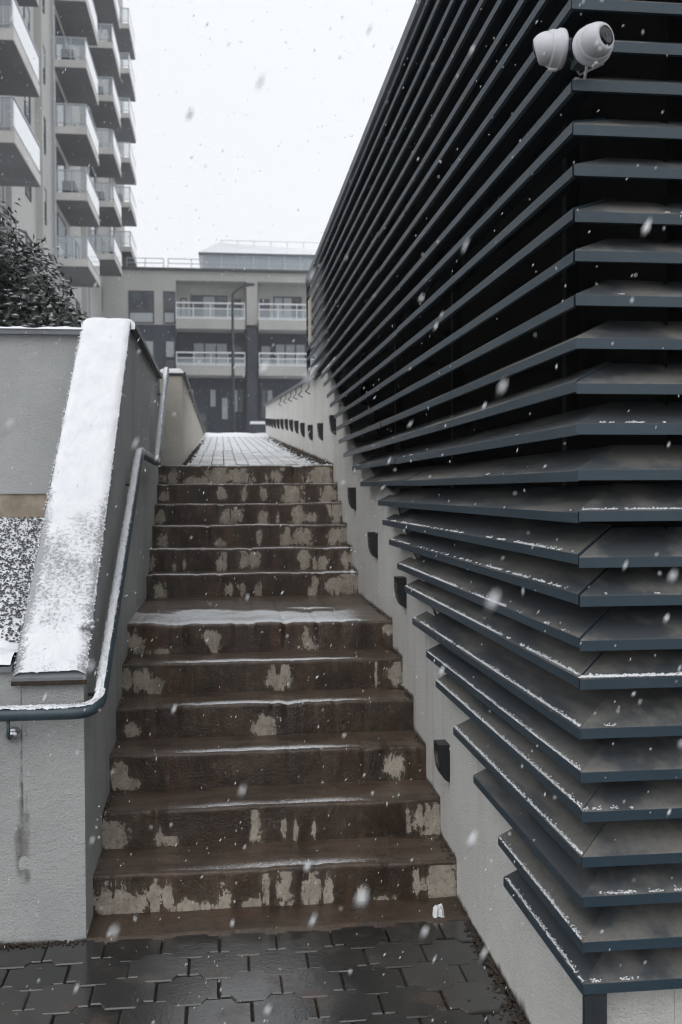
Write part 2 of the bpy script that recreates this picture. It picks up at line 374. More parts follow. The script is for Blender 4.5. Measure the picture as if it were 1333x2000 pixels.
ap = MB(); ap.grid(90, 12, lambda a, b: (lerp(XL, XR, a), lerp(-.222+.010*fbm(a*4, 2, 0), .02, b), (.005+.003*fbm(a*6, b*2, 5)) if b > 0 else -.03))
ap.at = {'patch': [0]*len(ap.v), 'snow': [0]*len(ap.v), 'wear': [.35]*len(ap.v)}
ap.build('foot_slab', 'wet_concrete', stairs, True)

# ------------------------------------------------------------------ path at the top of the stairs
YT = nose_y(12)
def path_z(y): return 1.8+.003+max(0, y-YT)*.0735
path = struct(MB().prism([(-.02, YT+.055, 0), (1.375, YT+.055, 0), (1.375, YT+.055, path_z(YT)-.022), (-.02, YT+.055, path_z(YT)-.022)],
                         [(-.02, 16.9, 0), (1.375, 16.9, 0), (1.375, 16.9, path_z(16.9)-.022), (-.02, 16.9, path_z(16.9)-.022)]).build('path', 'soil'))
bm_ = MB(); g = .004
bm_.prism([(-.05+g, -.1+g, -.05), (.05-g, -.1+g, -.05), (.05-g, .1-g, -.05), (-.05+g, .1-g, -.05)], [(-.05+g, -.1+g, 0), (.05-g, -.1+g, 0), (.05-g, .1-g, 0), (-.05+g, .1-g, 0)])
bme = bm_.mesh('paving_block', 'snowy_paver'); sl = math.atan(.0735)
NROW = 17
for i in range(13):
    for j in range(NROW):
        x = .14+i*.1; y = YT+.16+j*.2+(.1 if i % 2 else 0)
        if x < .22 and y > 4.4: continue
        o = bpy.data.objects.new('paving_block', bme); C.objects.link(o); o.parent = path
        o.location = (x, y, path_z(y)+random.uniform(-.002, .002)); o.rotation_euler = (sl+random.uniform(-.01, .01), random.uniform(-.01, .01), 0)
ye = YT+.16+NROW*.2
pb = MB(); pb.poly([(.0, ye, path_z(ye)-.001), (1.372, ye, path_z(ye)-.001), (1.372, 16.8, path_z(16.8)), (.0, 16.8, path_z(16.8))]); pb.build('far_paving', 'snowy_paving', path)
sb = MB(); sb.grid(40, 14, lambda a, b: (lerp(.1, 1.372, a), lerp(15.2, 17.6, b), path_z(min(16.8, lerp(15.2, 17.6, b)))-.02+.075*math.sin(min(1, b*1.3)*math.pi*.5)+.02*fbm(a*3, b*3)))
tag(sb.build('snow_bank', 'snow', None, True), 'low white snow bank across the far end of the path', 'snow', None, 'stuff')

# ------------------------------------------------------------------ louvred building on the right
WX, LX = 1.37, 1.306
ROWZ = [.433, .531, .637, .73, .836, .929, 1.032, 1.148, 1.239, 1.344, 1.436, 1.546, 1.644, 1.753, 1.85, 1.958, 2.061, 2.167, 2.261, 2.372, 2.47, 2.577, 2.674]
while ROWZ[-1] < 3.54: ROWZ.append(ROWZ[-1]+.1017+random.uniform(-.003, .003))
TIP = [-.89, -.83, -.53, -.23, .09, .27, .57, .76, .97, 1.2, 1.41, 1.57, 2.26, 2.64, 3.1, 3.38, 3.54, 3.67, 3.96, 4.22, 4.46, 4.72]
def tip(i): return TIP[i] if i < len(TIP) else 6.0+random.uniform(-.12, .12)
def cy(z): return lerp(-1.577, -1.49, (z-.433)/2.24)
bld = thing('louvred_building', (2.6, 2.2, 0), 'dark building clad in blue-grey metal louvre slats above a white base wall', 'building')
PROF = [(-.0025, 0), (0, -.003), (0, -.0277), (-.011, -.0277), (-.011, -.004), (-.134, .0585), (-.134, .0625)]
snow_s = MB(); sn_long = [.72, .95, .3, 1.0, .98, 1.0, .9, .78, .72, .6, .62, .15, .2, .25, .15]; sn_front = [.25, .3, .5, .12, .6, .15, .2, 2.2, .15, .55, .12, .5, .15, .5, .1, .35, .4, .3, .3, .15, .1]
TIPS = []
for i, z in enumerate(ROWZ):
    yc = cy(z); ty = tip(i); TIPS.append(ty); dz = random.uniform(-.007, .007); gp = random.choice((.0006, .001, .0022, .0035))
    cuts = [yc]; y_ = yc+random.uniform(2.2, 3.0)
    while y_ < ty-.6: cuts.append(y_); y_ += 2.6
    cuts.append(ty)
    for q in range(len(cuts)-1):
        a, b = cuts[q], cuts[q+1]; za = z+dz+random.uniform(-.0025, .0025); zb = za+random.uniform(-.003, .003); dx = random.uniform(-.002, .002)
        pa = [(LX-o_+dx, a+(-o_ if q == 0 else 0)+(gp if q == 0 else .001), za+h) for o_, h in PROF]
        pb = [(LX-o_+dx, b-(.001 if q < len(cuts)-2 else 0), zb+h) for o_, h in PROF]
        MB().prism(pa, pb).build('slat', 'louvre_paint', bld)
    MB().prism([(LX-o_+gp, yc-o_, z+h) for o_, h in PROF][::-1], [(3.6, yc-o_, z+h+random.uniform(-.001, .001)) for o_, h in PROF][::-1]).build('slat', 'louvre_paint', bld)
    d = sn_long[i] if i < len(sn_long) else .0
    yy = yc+.01
    while yy < ty-.01 and d > 0:
        yy += .0012
        if fbm(yy, i*2.3, 0, 3.0)*.55+fbm(yy, i, 4, 22)*.35+d-.62 > 0 and random.random() < .8:
            o_ = abs(random.gauss(0, .0038)); r_ = random.uniform(.0008, .0022)
            snow_s.clump((LX+o_+.001, yy, z+dz+o_*.45+r_*.4), r_*1.3, r_*1.6, r_)
    d = sn_front[i] if i < len(sn_front) else .0
    xx = LX
    while xx < 2.1 and d > 0:
        xx += .0011
        for rep in range(2 if d > 1 else 1):
            if fbm(xx, i*2.9, 7, 4.0)*.5+fbm(xx, i, 9, 25)*.4+d-.58 > 0 and random.random() < .85:
                o_ = abs(random.gauss(0, .0042)); r_ = random.uniform(.0008, .002)*(1.5 if d > 1 else 1)
                snow_s.clump((xx, yc+o_+.001, z+o_*.45+r_*.4), r_*1.6, r_*1.3, r_)
o = snow_s.build('snow_crust', 'snow', bld, True); o['kind'] = 'stuff'
# black sheets painting the unlit void behind, roof, edge flashing
MB().poly([(1.58, -1.42, .1), (1.58, 6.0, .1), (1.58, 6.0, 3.6), (1.58, -1.42, 3.6)]).build('void_panel', 'void_black', bld)
MB().poly([(1.585, -1.36, .2), (3.6, -1.36, .2), (3.6, -1.36, 3.6), (1.585, -1.36, 3.6)]).build('void_panel', 'void_black', bld)
MB().box(1.6, 3.6, -1.34, 5.98, -.1, 3.59).build('core', 'void_black', bld)
MB().box(LX-.012, 3.6, -1.47, 6.05, 3.60, 3.655).build('roof_flashing', 'coping_metal', bld)
MB().box(LX-.004, LX+.03, 6.02, 6.05, 2.66, 3.6).build('end_trim', 'trim_dark', bld)
MB().box(LX-.006, LX+.02, 5.55, 5.82, 2.98, 3.40).build('cover_plate', 'plaster_beige', bld)
for yv in (-.9, .6, 2.1, 3.6, 5.1):
    zb = interp(yv, [(TIPS[k_], ROWZ[k_]) for k_ in range(22)])+.1
    MB().box(1.50, 1.54, yv, yv+.04, zb, 3.58).build('mullion', 'trim_dark', bld)
# white base wall following the stair
bound = [(-1.49, .40), (-1.05, .40)]
for i in range(22):
    yb = max(TIPS[i]-.17, bound[-1][0]+.01); bound.append((yb, ROWZ[i]+.03))
bound += [(4.75, 2.63), (6.03, 2.66)]
poly = [(-1.49, -.1)]+bound+[(6.03, -.1)]
MB().prism([(WX+.012, y, z) for y, z in poly][::-1], [(1.57, y, z) for y, z in poly][::-1]).build('base_wall', 'plaster_white', bld)
LIGHTS = [(.15, .5), (1.1, 1.09), (2.02, 1.275), (2.97, 1.54), (4.15, 2.115), (5.17, 2.12), (6.19, 2.17), (7.16, 2.255), (8.05, 2.34), (8.95, 2.415), (9.9, 2.49), (10.9, 2.56), (11.9, 2.63), (12.9, 2.7), (13.9, 2.775), (14.9, 2.85), (15.9, 2.925)]
def foot_z(y):
    if y < 0: return 0
    if y >= nose_y(12): return path_z(y)
    k = max(k_ for k_ in range(1, 13) if nose_y(k_) <= y); return k*H
def wall_skin(y0, y1, topf, nu, nv, parent, name):
    mb = MB(); st = []
    def fn(a, b):
        y = lerp(y0, y1, a); z = lerp(-.1 if y < 4 else 1.2, topf(y), b); v = 0
        for (ly, lz) in LIGHTS:
            if abs(y-ly) < .12 and z < lz-.05:
                dy = y-ly+.02+.02*fbm(ly, z, 1, 6); v = max(v, .62*math.exp(-(dy/.016)**2)*math.exp(-(lz-.08-z)/.13))
        h = z-foot_z(y); sl_ = fbm(y, z, 2, 5)
        v = max(v, .95*max(0, 1-max(0, h)/(.03+.045*max(0, sl_)+.03*max(0, fbm(y, 0, 5, 17)))))
        st.append(v); return (WX+.0015*fbm(y, z, 7, 6), y, z)
    mb.grid(nu, nv, fn); mb.at = {'stain_shade': st}; mb.f = [f[::-1] for f in mb.f]
    return mb.build(name, 'plaster_white', parent, True)
wall_skin(-1.49, 6.03, lambda y: interp(y, bound), 560, 110, bld, 'plaster_face')
MB().box(1.572, 3.6, -1.488, -1.37, -.1, .40).build('base_wall', 'plaster_white', bld)
MB().box(LX+.005, LX+.03, cy(.4)+.004, cy(.4)+.022, -.02, .402).box(LX+.03, WX-.003, cy(.4)+.01, cy(.4)+.024, -.02, .402).box(WX-.003, WX+.012, -1.505, -1.48, -.02, .4).build('corner_trim', 'trim_dark', bld)

# two dome cameras at the corner
def dome(name, o, ax, look, label):
    t_ = thing(name, o, label, 'security camera'); o = Vector(o); ax = Vector(ax).normalized(); look = Vector(look).normalized()
    MB().lathe(o-ax*.006, ax, [(.0, 0), (.046, 0), (.0475, .004), (.0475, .012), (.0455, .015), (.044, .016), (.044, .030), (.042, .036), (.03, .037), (0, .037)], 36).build('base', 'cam_white', t_, True)
    bc = o+ax*.034
    prof = [(.039*math.sin(a_), -.039*math.cos(a_)) for a_ in [math.pi*k/22 for k in range(0, 17)]]+[(.0255, .0255), (.021, .0245), (0, .0245)]
    ball = MB().lathe(bc, look, prof, 36).build('turret', 'cam_white', t_, True)
    MB().lathe(bc+look*.0262, look, [(0, -.002), (.0225, -.002), (.0225, .002), (.016, .004), (.008, .002), (0, .002)], 28).build('lens', 'cam_black', ball, True)
    rad_ = look.cross(Vector((0, 0, 1))).normalized(); u_ = rad_.cross(look)
    for k in range(6):
        a_ = k*math.pi/3; MB().lathe(bc+look*.0285+(rad_*math.cos(a_)+u_*math.sin(a_))*.0165, look, [(0, 0), (.002, 0), (.0015, .0018), (0, .002)], 8).build('infrared_diode', 'lens_grey', ball, True)
    MB().tube([o+Vector((0, 0, -.0445))+ax*.004, o+Vector((0, 0, -.0515))+ax*.012, o+Vector((0, 0, -.0495))+ax*.03], .0045, 8).build('clip', 'cam_white', t_, True)
    cb = o-ax*.02+Vector((0, 0, -.01)); MB().tube([cb, cb-ax*.03+Vector((0, 0, -.05)), cb-ax*.09+Vector((0, 0, -.02))], .0035, 8).build('cable', 'cam_white', t_, True)
    # short steel arm that carries the camera, bolted back to the slats
    MB().box(*sorted((o.x-.02 if ax.x == 0 else o.x+.004, o.x+.02 if ax.x == 0 else o.x+.09)), *sorted((o.y-.02 if ax.x else o.y+.004, o.y+.02 if ax.x else o.y+.09)), o.z-.02, o.z+.02).build('bracket', 'rail_paint', t_)
dome('dome_camera', (LX-.008, -1.432, 2.672), (-1, 0, 0), (-.86, .45, -.2), 'white dome security camera facing left, seen from its side')
dome('dome_camera', (1.340, -1.535, 2.636), (0, -1, 0), (.5, -.86, .06), 'white dome security camera with its black lens facing the viewer')

# ------------------------------------------------------------------ wall beside the path and its lights
pw = thing('path_wall', (1.49, 6.1, 1.8), 'low white wall along the right of the upper path', 'wall')
poly = [(6.05, 1.2), (6.05, 2.68), (6.6, 2.72), (16.7, 3.30), (16.7, 1.2)]
MB().prism([(WX+.012, y, z) for y, z in poly][::-1], [(1.6, y, z) for y, z in poly][::-1]).build('wall', 'plaster_white', pw)
wall_skin(6.032, 16.7, lambda y: interp(y, [(6.05, 2.68), (6.6, 2.72), (16.7, 3.30)]), 420, 60, pw, 'plaster_face')
MB().prism([(WX-.045, 6.08, 2.685), (1.64, 6.08, 2.685), (1.64, 6.08, 2.715), (WX-.045, 6.08, 2.715)], [(WX-.045, 16.72, 3.305), (1.64, 16.72, 3.305), (1.64, 16.72, 3.335), (WX-.045, 16.72, 3.335)]).build('coping', 'coping_metal', pw)
cs = MB(); cs.grid(90, 8, lambda a, b: (lerp(WX-.05, 1.64, b), lerp(6.08, 16.74, a), lerp(2.715, 3.335, a)+.004+(.03+.012*fbm(a*40, b*2))*math.sin(min(1, max(0, b*1.0))*math.pi)**.4)); cs.build('snow_cap', 'snow', pw, True)
for yb in (6.35, 7.3, 8.1, 9.0, 10.0, 11.2):
    z_ = lerp(2.69, 3.31, (yb-6.08)/10.6)
    MB().tube([(WX-.02, yb, z_), (WX-.022, yb, z_-.075), (WX-.05, yb+.06, z_-.105), (WX-.005, yb+.11, z_-.125), (WX+.01, yb+.115, z_-.128)], .006, 6).build('cable_hook', 'trim_dark', pw, True)
def lo(z): return .052*max(0, 1-((.082-z)/.166)**3.2)**.55
lz_ = [.082-.166*k/16 for k in range(17)]
pr = [(0, .082)]+[(lo(z), z) for z in lz_[:-1]]+[(.002, -.084), (0, -.084)]
lme = MB().prism([(-o_, -.05, h) for o_, h in pr][::-1], [(-o_, .05, h) for o_, h in pr][::-1]).mesh('housing', 'black_plastic')
pl_ = [(lo(z)+.0008, z) for z in lz_[3:11]]; pl_ = pl_+[(a-.004, b) for a, b in reversed(pl_)]
lm2 = MB().prism([(-o_, -.036, h) for o_, h in pl_], [(-o_, .036, h) for o_, h in pl_]).mesh('lens', 'lens_grey')
ords = ['lowest', 'second', 'third', 'fourth', 'fifth', 'sixth', 'seventh', 'eighth', 'ninth', 'tenth', 'eleventh', 'twelfth', 'thirteenth', 'fourteenth', 'fifteenth', 'sixteenth', 'farthest']
for k, (y, z) in enumerate(LIGHTS):
    where = ('beside the lower stairs' if k < 3 else 'beside the upper stairs' if k < 5 else 'along the upper path')
    lab = f'lowest black wall light, beside the bottom steps' if k == 0 else ('farthest black wall light, at the far end of the path wall' if k == 16 else f'{ords[k]} black wall light up from the stair foot, {where}')
    t_ = thing('wall_light', (WX, y, z), lab, 'wall light', 'black wall lights along the white wall')
    for n_, me in (('housing', lme), ('lens', lm2)):
        o = bpy.data.objects.new(n_, me); C.objects.link(o); o.parent = t_; o.scale = (.92, .9, .92)

# ------------------------------------------------------------------ left side: sloping parapet, garden wall, gravel bed
SX = -.02
par = thing('stair_parapet', (-.13, 1, 0), 'grey rendered stair parapet with a steep snow-covered sloping top', 'wall')
KY, KZ = 1.70, 2.50
prf = [(.021, -.1), (.021, 1.108), (KY, KZ-.03), (4.2, KZ), (4.2, -.1)]
MB().prism([(-.25, y, z) for y, z in prf], [(SX, y, z) for y, z in prf]).build('wall', 'plaster_grey', par)
MB().prism([(-.25, -.199, .9), (-.25, .021, .9), (-.25, .021, 1.1), (-.25, -.199, .932)], [(SX, -.199, .9), (SX, .021, .9), (SX, .021, 1.1), (SX, -.199, .932)]).build('wall', 'plaster_grey', par)
def slope_z(y): return lerp(.945, KZ, (y+.225)/(KY+.225))
cp = MB().prism([(-.262, -.225, .928), (SX+.012, -.225, .928), (SX+.012, -.225, .945), (-.262, -.225, .945)], [(-.262, KY+.01, KZ-.012), (SX+.012, KY+.01, KZ-.012), (SX+.012, KY+.01, KZ+.005), (-.262, KY+.01, KZ+.005)])
cp.build('coping', 'coping_metal', par)
MB().box(-.264, SX+.014, -.229, -.2255, .918, .934).build('drip_edge', 'litter', par)
sg = MB(); cov = []; NU, NV = 260, 36
def cop(a, b):
    y = lerp(-.222, KY+.02, a); x = lerp(-.258, SX+.010, b)
    e = min(b, 1-b)*2; c_ = interp(a, [(0, .62), (.06, .7), (.13, .6), (.22, .47), (.3, .58), (.38, .74), (.5, .9), (.8, 1.0), (1, .8)])
    c_ -= .35*max(0, 1-e*3.2)*(1.0 if b < .5 else .75) - .2*(a > .92)
    cov.append(c_)
    h = (.006+.013*max(0, min(1, c_)))*min(1, e*5)**.6
    return (x+.003*fbm(y, b, 1, 20)*(e < .06), y, min(slope_z(y), KZ-.006)+.004+h+.006*max(0, c_)*fbm(x, y, 0, 9)+.0022*fbm(x, y, 3, 60))
sg.grid(NU, NV, cop); sg.at = {'cover': cov}; o = sg.build('snow_cover', 'coping_snow', par, True)
lump = MB()
for k in range(26): lump.clump((SX-.01+random.gauss(0, .012), -.06+random.gauss(0, .016), slope_z(-.06)+.022+random.uniform(0, .018)), .012, .012, .01)
for k in range(260):
    y = random.uniform(-.2, .5); x = random.uniform(-.25, SX); lump.clump((x, y, slope_z(y)+.014), random.uniform(.002, .006), random.uniform(.002, .006), .004)
for k in range(500):
    y = random.uniform(-.2, 1.7); x = random.choice((-.26, SX+.009)); lump.clump((x+random.gauss(0, .003), y, slope_z(y)+.006), .004, .006, .004)
lump.build('snow_clump', 'snow', par, True)['kind'] = 'stuff'
MB().box(-.27, SX+.035, KY+.03, 4.23, KZ-.022, KZ+.004).build('level_coping', 'trim_dark', par)
lc = MB(); lc.grid(60, 10, lambda a, b: (lerp(-.27, SX+.033, b), lerp(KY-.01, 4.235, a), KZ+.003+((.022+.012*fbm(a*14, b*2, 3))*min(1, min(b, 1-b)*8)**.5 if a > 0 else -.04))); lc.build('snow_cap', 'snow', par, True)

gw = thing('garden_wall', (-2, 1.75, 1.2), 'grey rendered retaining wall with snow on top, left of the sloping parapet', 'wall')
MB().box(-5, -.252, 1.655, 1.85, 1.585, 2.42).build('wall', 'plaster_grey', gw)
fo = MB(); fo.grid(140, 6, lambda a, b: (lerp(-5, -.252, a), 1.668+.004*fbm(a*60, b*3, 2), lerp(1.2, 1.586+.006*fbm(a*70, 0, 3), b))); fo.build('footing', 'footing', gw)
MB().box(-5, -.252, 1.615, 1.89, 2.42, 2.445).build('coping', 'coping_metal', gw)
gs = MB(); gs.grid(160, 8, lambda a, b: (lerp(-5, -.25, a), lerp(1.608, 1.89, b), 2.446+(.02+.016*fbm(a*40, b*2, 8)+.014*math.exp(-((a-.885)/.012)**2))*min(1, min(b, 1-b)*6)**.5)); gs.build('snow_cap', 'snow', gw, True)

lf = thing('front_wall', (-1.5, -.1, 0), 'low pale rough-plastered wall at lower left below the gravel bed', 'wall')
MB().box(-4, -.2505, -.19, .0205, -.1, .965).box(-.2505, SX, -.199, .0205, -.1, .899).build('wall', 'plaster_grey', lf)
ff = MB(); st = []
def front(a, b):
    x = lerp(-2.2, SX-.0005, a**.8); top = .9645 if x < -.2505 else .93; z = lerp(-.1, top, b); v = 0
    for (sx, z0_, z1_, w_, s_) in ((-.235, .93, .42, .0045, .75), (-.222, .90, .45, .003, .5), (-.242, .55, .40, .02, .55), (-.245, .46, .24, .028, .62), (-.225, .5, .22, .022, .55), (-.24, .72, .55, .012, .5)):
        if z < z0_ and z > z1_-.05:
            e = min(1, (z0_-z)/.04)*min(1, (z-z1_+.05)/.06); v = max(v, s_*math.exp(-((x-sx+.006*fbm(z, sx, 0, 8))/w_)**2)*e)
    v = max(v, .9*max(0, 1-max(0, z)/(.02+.05*max(0, fbm(x, 3, 1, 4))+.015*max(0, fbm(x, 1, 1, 20)))))
    v = max(v, .33*max(0, 1-z/.17))  # smooth foot darkening painted in for occlusion shade, over the real dirt
    st.append(v); return (x, -.2+.002*fbm(x, z, 4, 5), z)
ff.grid(230, 130, front); ff.at = {'stain_shade': st}; ff.build('plaster_face', 'plaster_grey', lf, True)
MB().box(-4, -.264, -.222, .04, .966, .985).build('coping', 'coping_metal', lf)
fs = MB(); fs.grid(120, 8, lambda a, b: (lerp(-4, -.266, a), lerp(-.228, .06, b), .986+(.03+.014*fbm(a*40, b*2, 5))*min(1, min(b, 1-b)*6+.05)**.5)); fs.build('snow_cap', 'snow', lf, True)
def gz(y): return lerp(1.0, 1.455, (y-.03)/1.63)
gb = MB(); gb.grid(160, 80, lambda a, b: (lerp(-3.5, -.25, a), lerp(.03, 1.67, b), gz(lerp(.03, 1.67, b))+.012*fbm(a*50, b*26, 1))); gbo = gb.build('gravel_bed', 'snow', None, True); struct(gbo)
gr = MB()
for k in range(17000):
    x = -.255-abs(random.uniform(0, 1))**1.6*2.6; y = random.uniform(.1, 1.66)
    if random.random() > .35+.75*interp(y, [(.1, .25), (.5, .75), (1.2, 1), (1.66, 1)]): continue
    r_ = random.uniform(.0025, .008); gr.clump((x, y, gz(y)+.006+random.uniform(-.004, .006)), r_, r_, r_*.75)
tag(gr.build('gravel', 'pebble', None), 'dark gravel chips showing through thin snow behind the parapet', 'gravel', None, 'stuff')

# pillar wall on the left of the path
pl = thing('path_side_wall', (.06, 4.6, 1.75), 'pale beige wall on the left of the path, tapering away', 'wall')
A0, A1 = .158, .128
prf = lambda y, x1, zt: [(-.02 if y < 5 else x1-.17, y, 1.2), (x1, y, 1.2), (x1, y, zt), (-.02 if y < 5 else x1-.17, y, zt)]
MB().prism(prf(4.5, A0, 2.535), prf(16.7, A1, 2.74)).build('wall', 'plaster_beige', pl)
MB().prism([(-.03, 4.485, 2.536), (A0+.03, 4.485, 2.536), (A0+.03, 4.485, 2.56), (-.03, 4.485, 2.56)], [(A1-.19, 16.72, 2.742), (A1+.03, 16.72, 2.742), (A1+.03, 16.72, 2.766), (A1-.19, 16.72, 2.766)]).build('coping', 'trim_dark', pl)
ls = MB(); ls.grid(80, 8, lambda a, b: (lerp(lerp(-.03, A1-.19, a), lerp(A0+.012, A1+.012, a), b), lerp(4.478, 16.7, max(0, a-.0124)/.9876), lerp(2.56, 2.766, a)+((.026+.008*fbm(a*60, b))*min(1, min(b, 1-b)*6)**.5 if a > 0 else -.008))); ls.build('snow_cap', 'snow', pl, True)

# ------------------------------------------------------------------ handrail
hr = thing('handrail', (.04, -.3, 0), 'blue-grey tubular handrail crusted with snow, fixed to the parapet', 'handrail')
RX = .04
ctrl = [(-3, -.29, .83), (RX, -.29, .832), (RX, 1.62, 1.80), (RX, 3.08, 1.785), (RX, 4.36, 2.56)]
def rounded(pts, r, n=10):
    pts = [Vector(p) for p in pts]; out = [pts[0]]
    for a, b, c_ in zip(pts, pts[1:], pts[2:]):
        u_ = (a-b).normalized(); v_ = (c_-b).normalized(); p0 = b+u_*r; p1 = b+v_*r
        for k in range(n+1):
            s_ = k/n; out.append(p0*(1-s_)**2+b*2*s_*(1-s_)+p1*s_**2)
    return out+[pts[-1]]
rp = rounded(ctrl, .09); RR = .0225
MB().tube(rp, RR, 20).build('rail', 'rail_paint', hr, True)
# snow lying on the upper side of the tube
hs_ = MB(); dense = []
for a, b in zip(rp, rp[1:]):
    n_ = max(1, int((b-a).length/.006)); dense += [a.lerp(b, k/n_) for k in range(n_)]
dense = [p for p in dense if p.x > -1.2]
NA = 8
for k, p in enumerate(dense):
    d = (dense[min(k+1, len(dense)-1)]-dense[max(k-1, 0)]).normalized(); sd_ = d.cross(Vector((0, 0, 1))).normalized(); u_ = sd_.cross(d)
    lev = .5 if p.y < -.2 else (1.0 if p.y < 1.6 else .7)
    for q in range(NA+1):
        a_ = (lerp(-1.15, .34, q/NA) if p.y > -.2 else lerp(-.85, .85, q/NA))*(.55+.4*lev+.22*fbm(k*.15, q*.3, 2)+.1*random.uniform(-1, 1)); w = math.cos(a_*1.1)
        h = RR-.001+max(0, w)*(.001+.0055*lev+.006*fbm(p.x*60, p.y*60, q*.8)+.004*random.random())
        hs_.v.append(tuple(p+(sd_*math.sin(a_)+u_*math.cos(a_))*h))
for k in range(len(dense)-1):
    for q in range(NA):
        a = k*(NA+1)+q; hs_.f.append((a, a+1, a+NA+2, a+NA+1)); hs_.mi.append(0)
for p in dense:
    d = Vector((0, .89, .45)) if p.y > -.15 else Vector((1, 0, 0)); sd_ = d.cross(Vector((0, 0, 1))).normalized(); u_ = sd_.cross(d)
    for q in range(8):
        a_ = random.gauss(-.15 if p.y > -.15 else 0, .42 if p.y > -.15 else .3); r_ = random.uniform(.0014, .0036)
        if a_ < .45: hs_.clump(p+(sd_*math.sin(a_)+u_*math.cos(a_))*(RR+.004+.004*random.random()), r_, r_*1.2, r_)
hs_.build('snow_crust', 'snow', hr, True)['kind'] = 'stuff'
def bracket(p, wall_dir):
    p = Vector(p); w = Vector(wall_dir); e = p+w*.075+Vector((0, 0, -.085))
    b = MB().tube(rounded([p+Vector((0, 0, -.02)), p+Vector((0, 0, -.085)), e], .03, 5), .006, 8).build('bracket', 'rail_paint', hr, True)
    MB().lathe(e+w*.012, -w, [(0, 0), (.027, 0), (.027, .006), (.024, .016), (.016, .024), (0, .028)], 20).build('flange', 'steel', b, True)
for xb in (-.262, -1.5): bracket((xb, -.29, .83), (0, 1, 0))
for yb in (-.08, 1.45): bracket((RX, yb, lerp(.832, 1.80, (yb+.29)/1.91)), (-1, 0, 0))
for yb in (3.3, 4.15): bracket((RX, yb, lerp(1.785, 2.56, (yb-3.08)/1.28)), (-1, 0, 0))

# ------------------------------------------------------------------ evergreen shrub behind the garden wall
sh = thing('evergreen_shrub', (-1.9, 4.3, 2.28), 'dark evergreen shrub dusted with snow behind the garden wall', 'shrub')
tr = MB()
for k in range(7):
    a_ = random.uniform(0, 6.28); b_ = Vector((-1.9+random.uniform(-.2, .2), 4.3+random.uniform(-.2, .2), 2.2)); e = b_+Vector((math.cos(a_)*.8, math.sin(a_)*.6, random.uniform(.8, 1.4)))
    m_ = b_.lerp(e, .5)+Vector((random.uniform(-.1, .1), random.uniform(-.1, .1), .15)); tr.tube([b_, m_, e], .03, 7, True, [.035, .024, .008])
tr.build('trunk', 'bark', sh, True)
lv = MB(); sv_ = MB()
LOBES = [(-2.05, 4.3, 3.05, 1.2, .9, 1.15), (-1.35, 4.25, 2.78, .78, .7, .85), (-2.6, 4.2, 3.1, .9, .8, .95), (-1.0, 4.2, 2.6, .5, .5, .6), (-1.7, 4.1, 3.3, .6, .6, .6)]
for k in range(34000):
    cx, cy_, cz, ax_, ay_, az_ = random.choices(LOBES, [5, 3, 3, 1.5, 1.5])[0]
    d = Vector((random.gauss(0, 1), random.gauss(0, 1), random.gauss(0, 1))).normalized(); r_ = random.uniform(.35, 1)**.5*(1+.16*fbm(d.x*3+cx, d.y*3, d.z*3, 1.4))
    p = Vector((cx+d.x*ax_*r_, cy_+d.y*ay_*r_, cz+d.z*az_*r_))
    if p.z < 2.2: continue
    if fbm(p.x, p.y, p.z, 3.2) < -.38: continue
    n_ = (d+Vector((random.gauss(0, .5), random.gauss(0, .5), random.gauss(0, .5)+.4))).normalized(); a = n_.orthogonal().normalized(); a = Matrix.Rotation(random.uniform(0, 6.28), 3, n_) @ a; b = n_.cross(a)
    l_ = random.uniform(.026, .05); w_ = l_*.42
    pts = [p-a*l_, p+b*w_+n_*.004, p+a*l_-n_*.006, p-b*w_+n_*.004]
    lv.poly(pts)
    if n_.z > .3 and random.random() < .22+.4*max(0, fbm(p.x, p.y, p.z, 2.5)): sv_.clump(p+Vector((0, 0, .006)), l_*.75, l_*.6, .007)
lv.build('foliage', 'leaf', sh); sv_.build('snow_on_leaves', 'snow', sh, True)['kind'] = 'stuff'

# ------------------------------------------------------------------ small things on the ground
pp = MB(); pp.grid(8, 8, lambda a, b: (1.262+.04*(a-.5)+.012*fbm(a*3, b*3, 1), -.163+.045*(b-.5)+.012*fbm(a*3, b*3, 4), .006+.042*(1-(2*a-1)**4)*(1-(2*b-1)**4)*(.8+.5*fbm(a*4, b*4, 9))))
tag(pp.build('paper_scrap', 'paper'), 'crumpled white scrap of paper at the foot of the stairs', 'paper')
lt = MB()
for k in range(650):
    y = random.uniform(-1.6, -.1); x = WX-.004-abs(random.gauss(0, .014+.016*(y < -.7))); r_ = random.uniform(.003, .011)
    lt.clump((x, y, r_*.3), r_, r_, r_*.5)
for k in range(260):
    x = random.uniform(-1.2, -.02); lt.clump((x, -.2-abs(random.gauss(0, .02)), .002), random.uniform(.003, .01), .006, .004)
for k in range(1300):
    y = YT+.08+abs(random.gauss(0, 4.0)); 
    if y > 15: continue
    x = WX-.005-abs(random.gauss(0, .07)) if random.random() < .8 else .165+abs(random.gauss(0, .025)); r_ = random.uniform(.004, .014); lt.clump((x, y, path_z(y)+.003), r_, r_*1.4, r_*.6)
for k in range(1, 12):
    for q in range(45):
        y = random.uniform(nose_y(k), nose_y(k+1)); x = WX-.004-abs(random.gauss(0, .012)) if random.random() < .6 else -.014+abs(random.gauss(0, .01)); r_ = random.uniform(.002, .007); lt.clump((x, y, k*H+.001), r_, r_, r_*.6)
tag(lt.build('leaf_litter', 'litter'), 'brown leaf litter and grit gathered along the wall feet', 'litter', None, 'stuff')

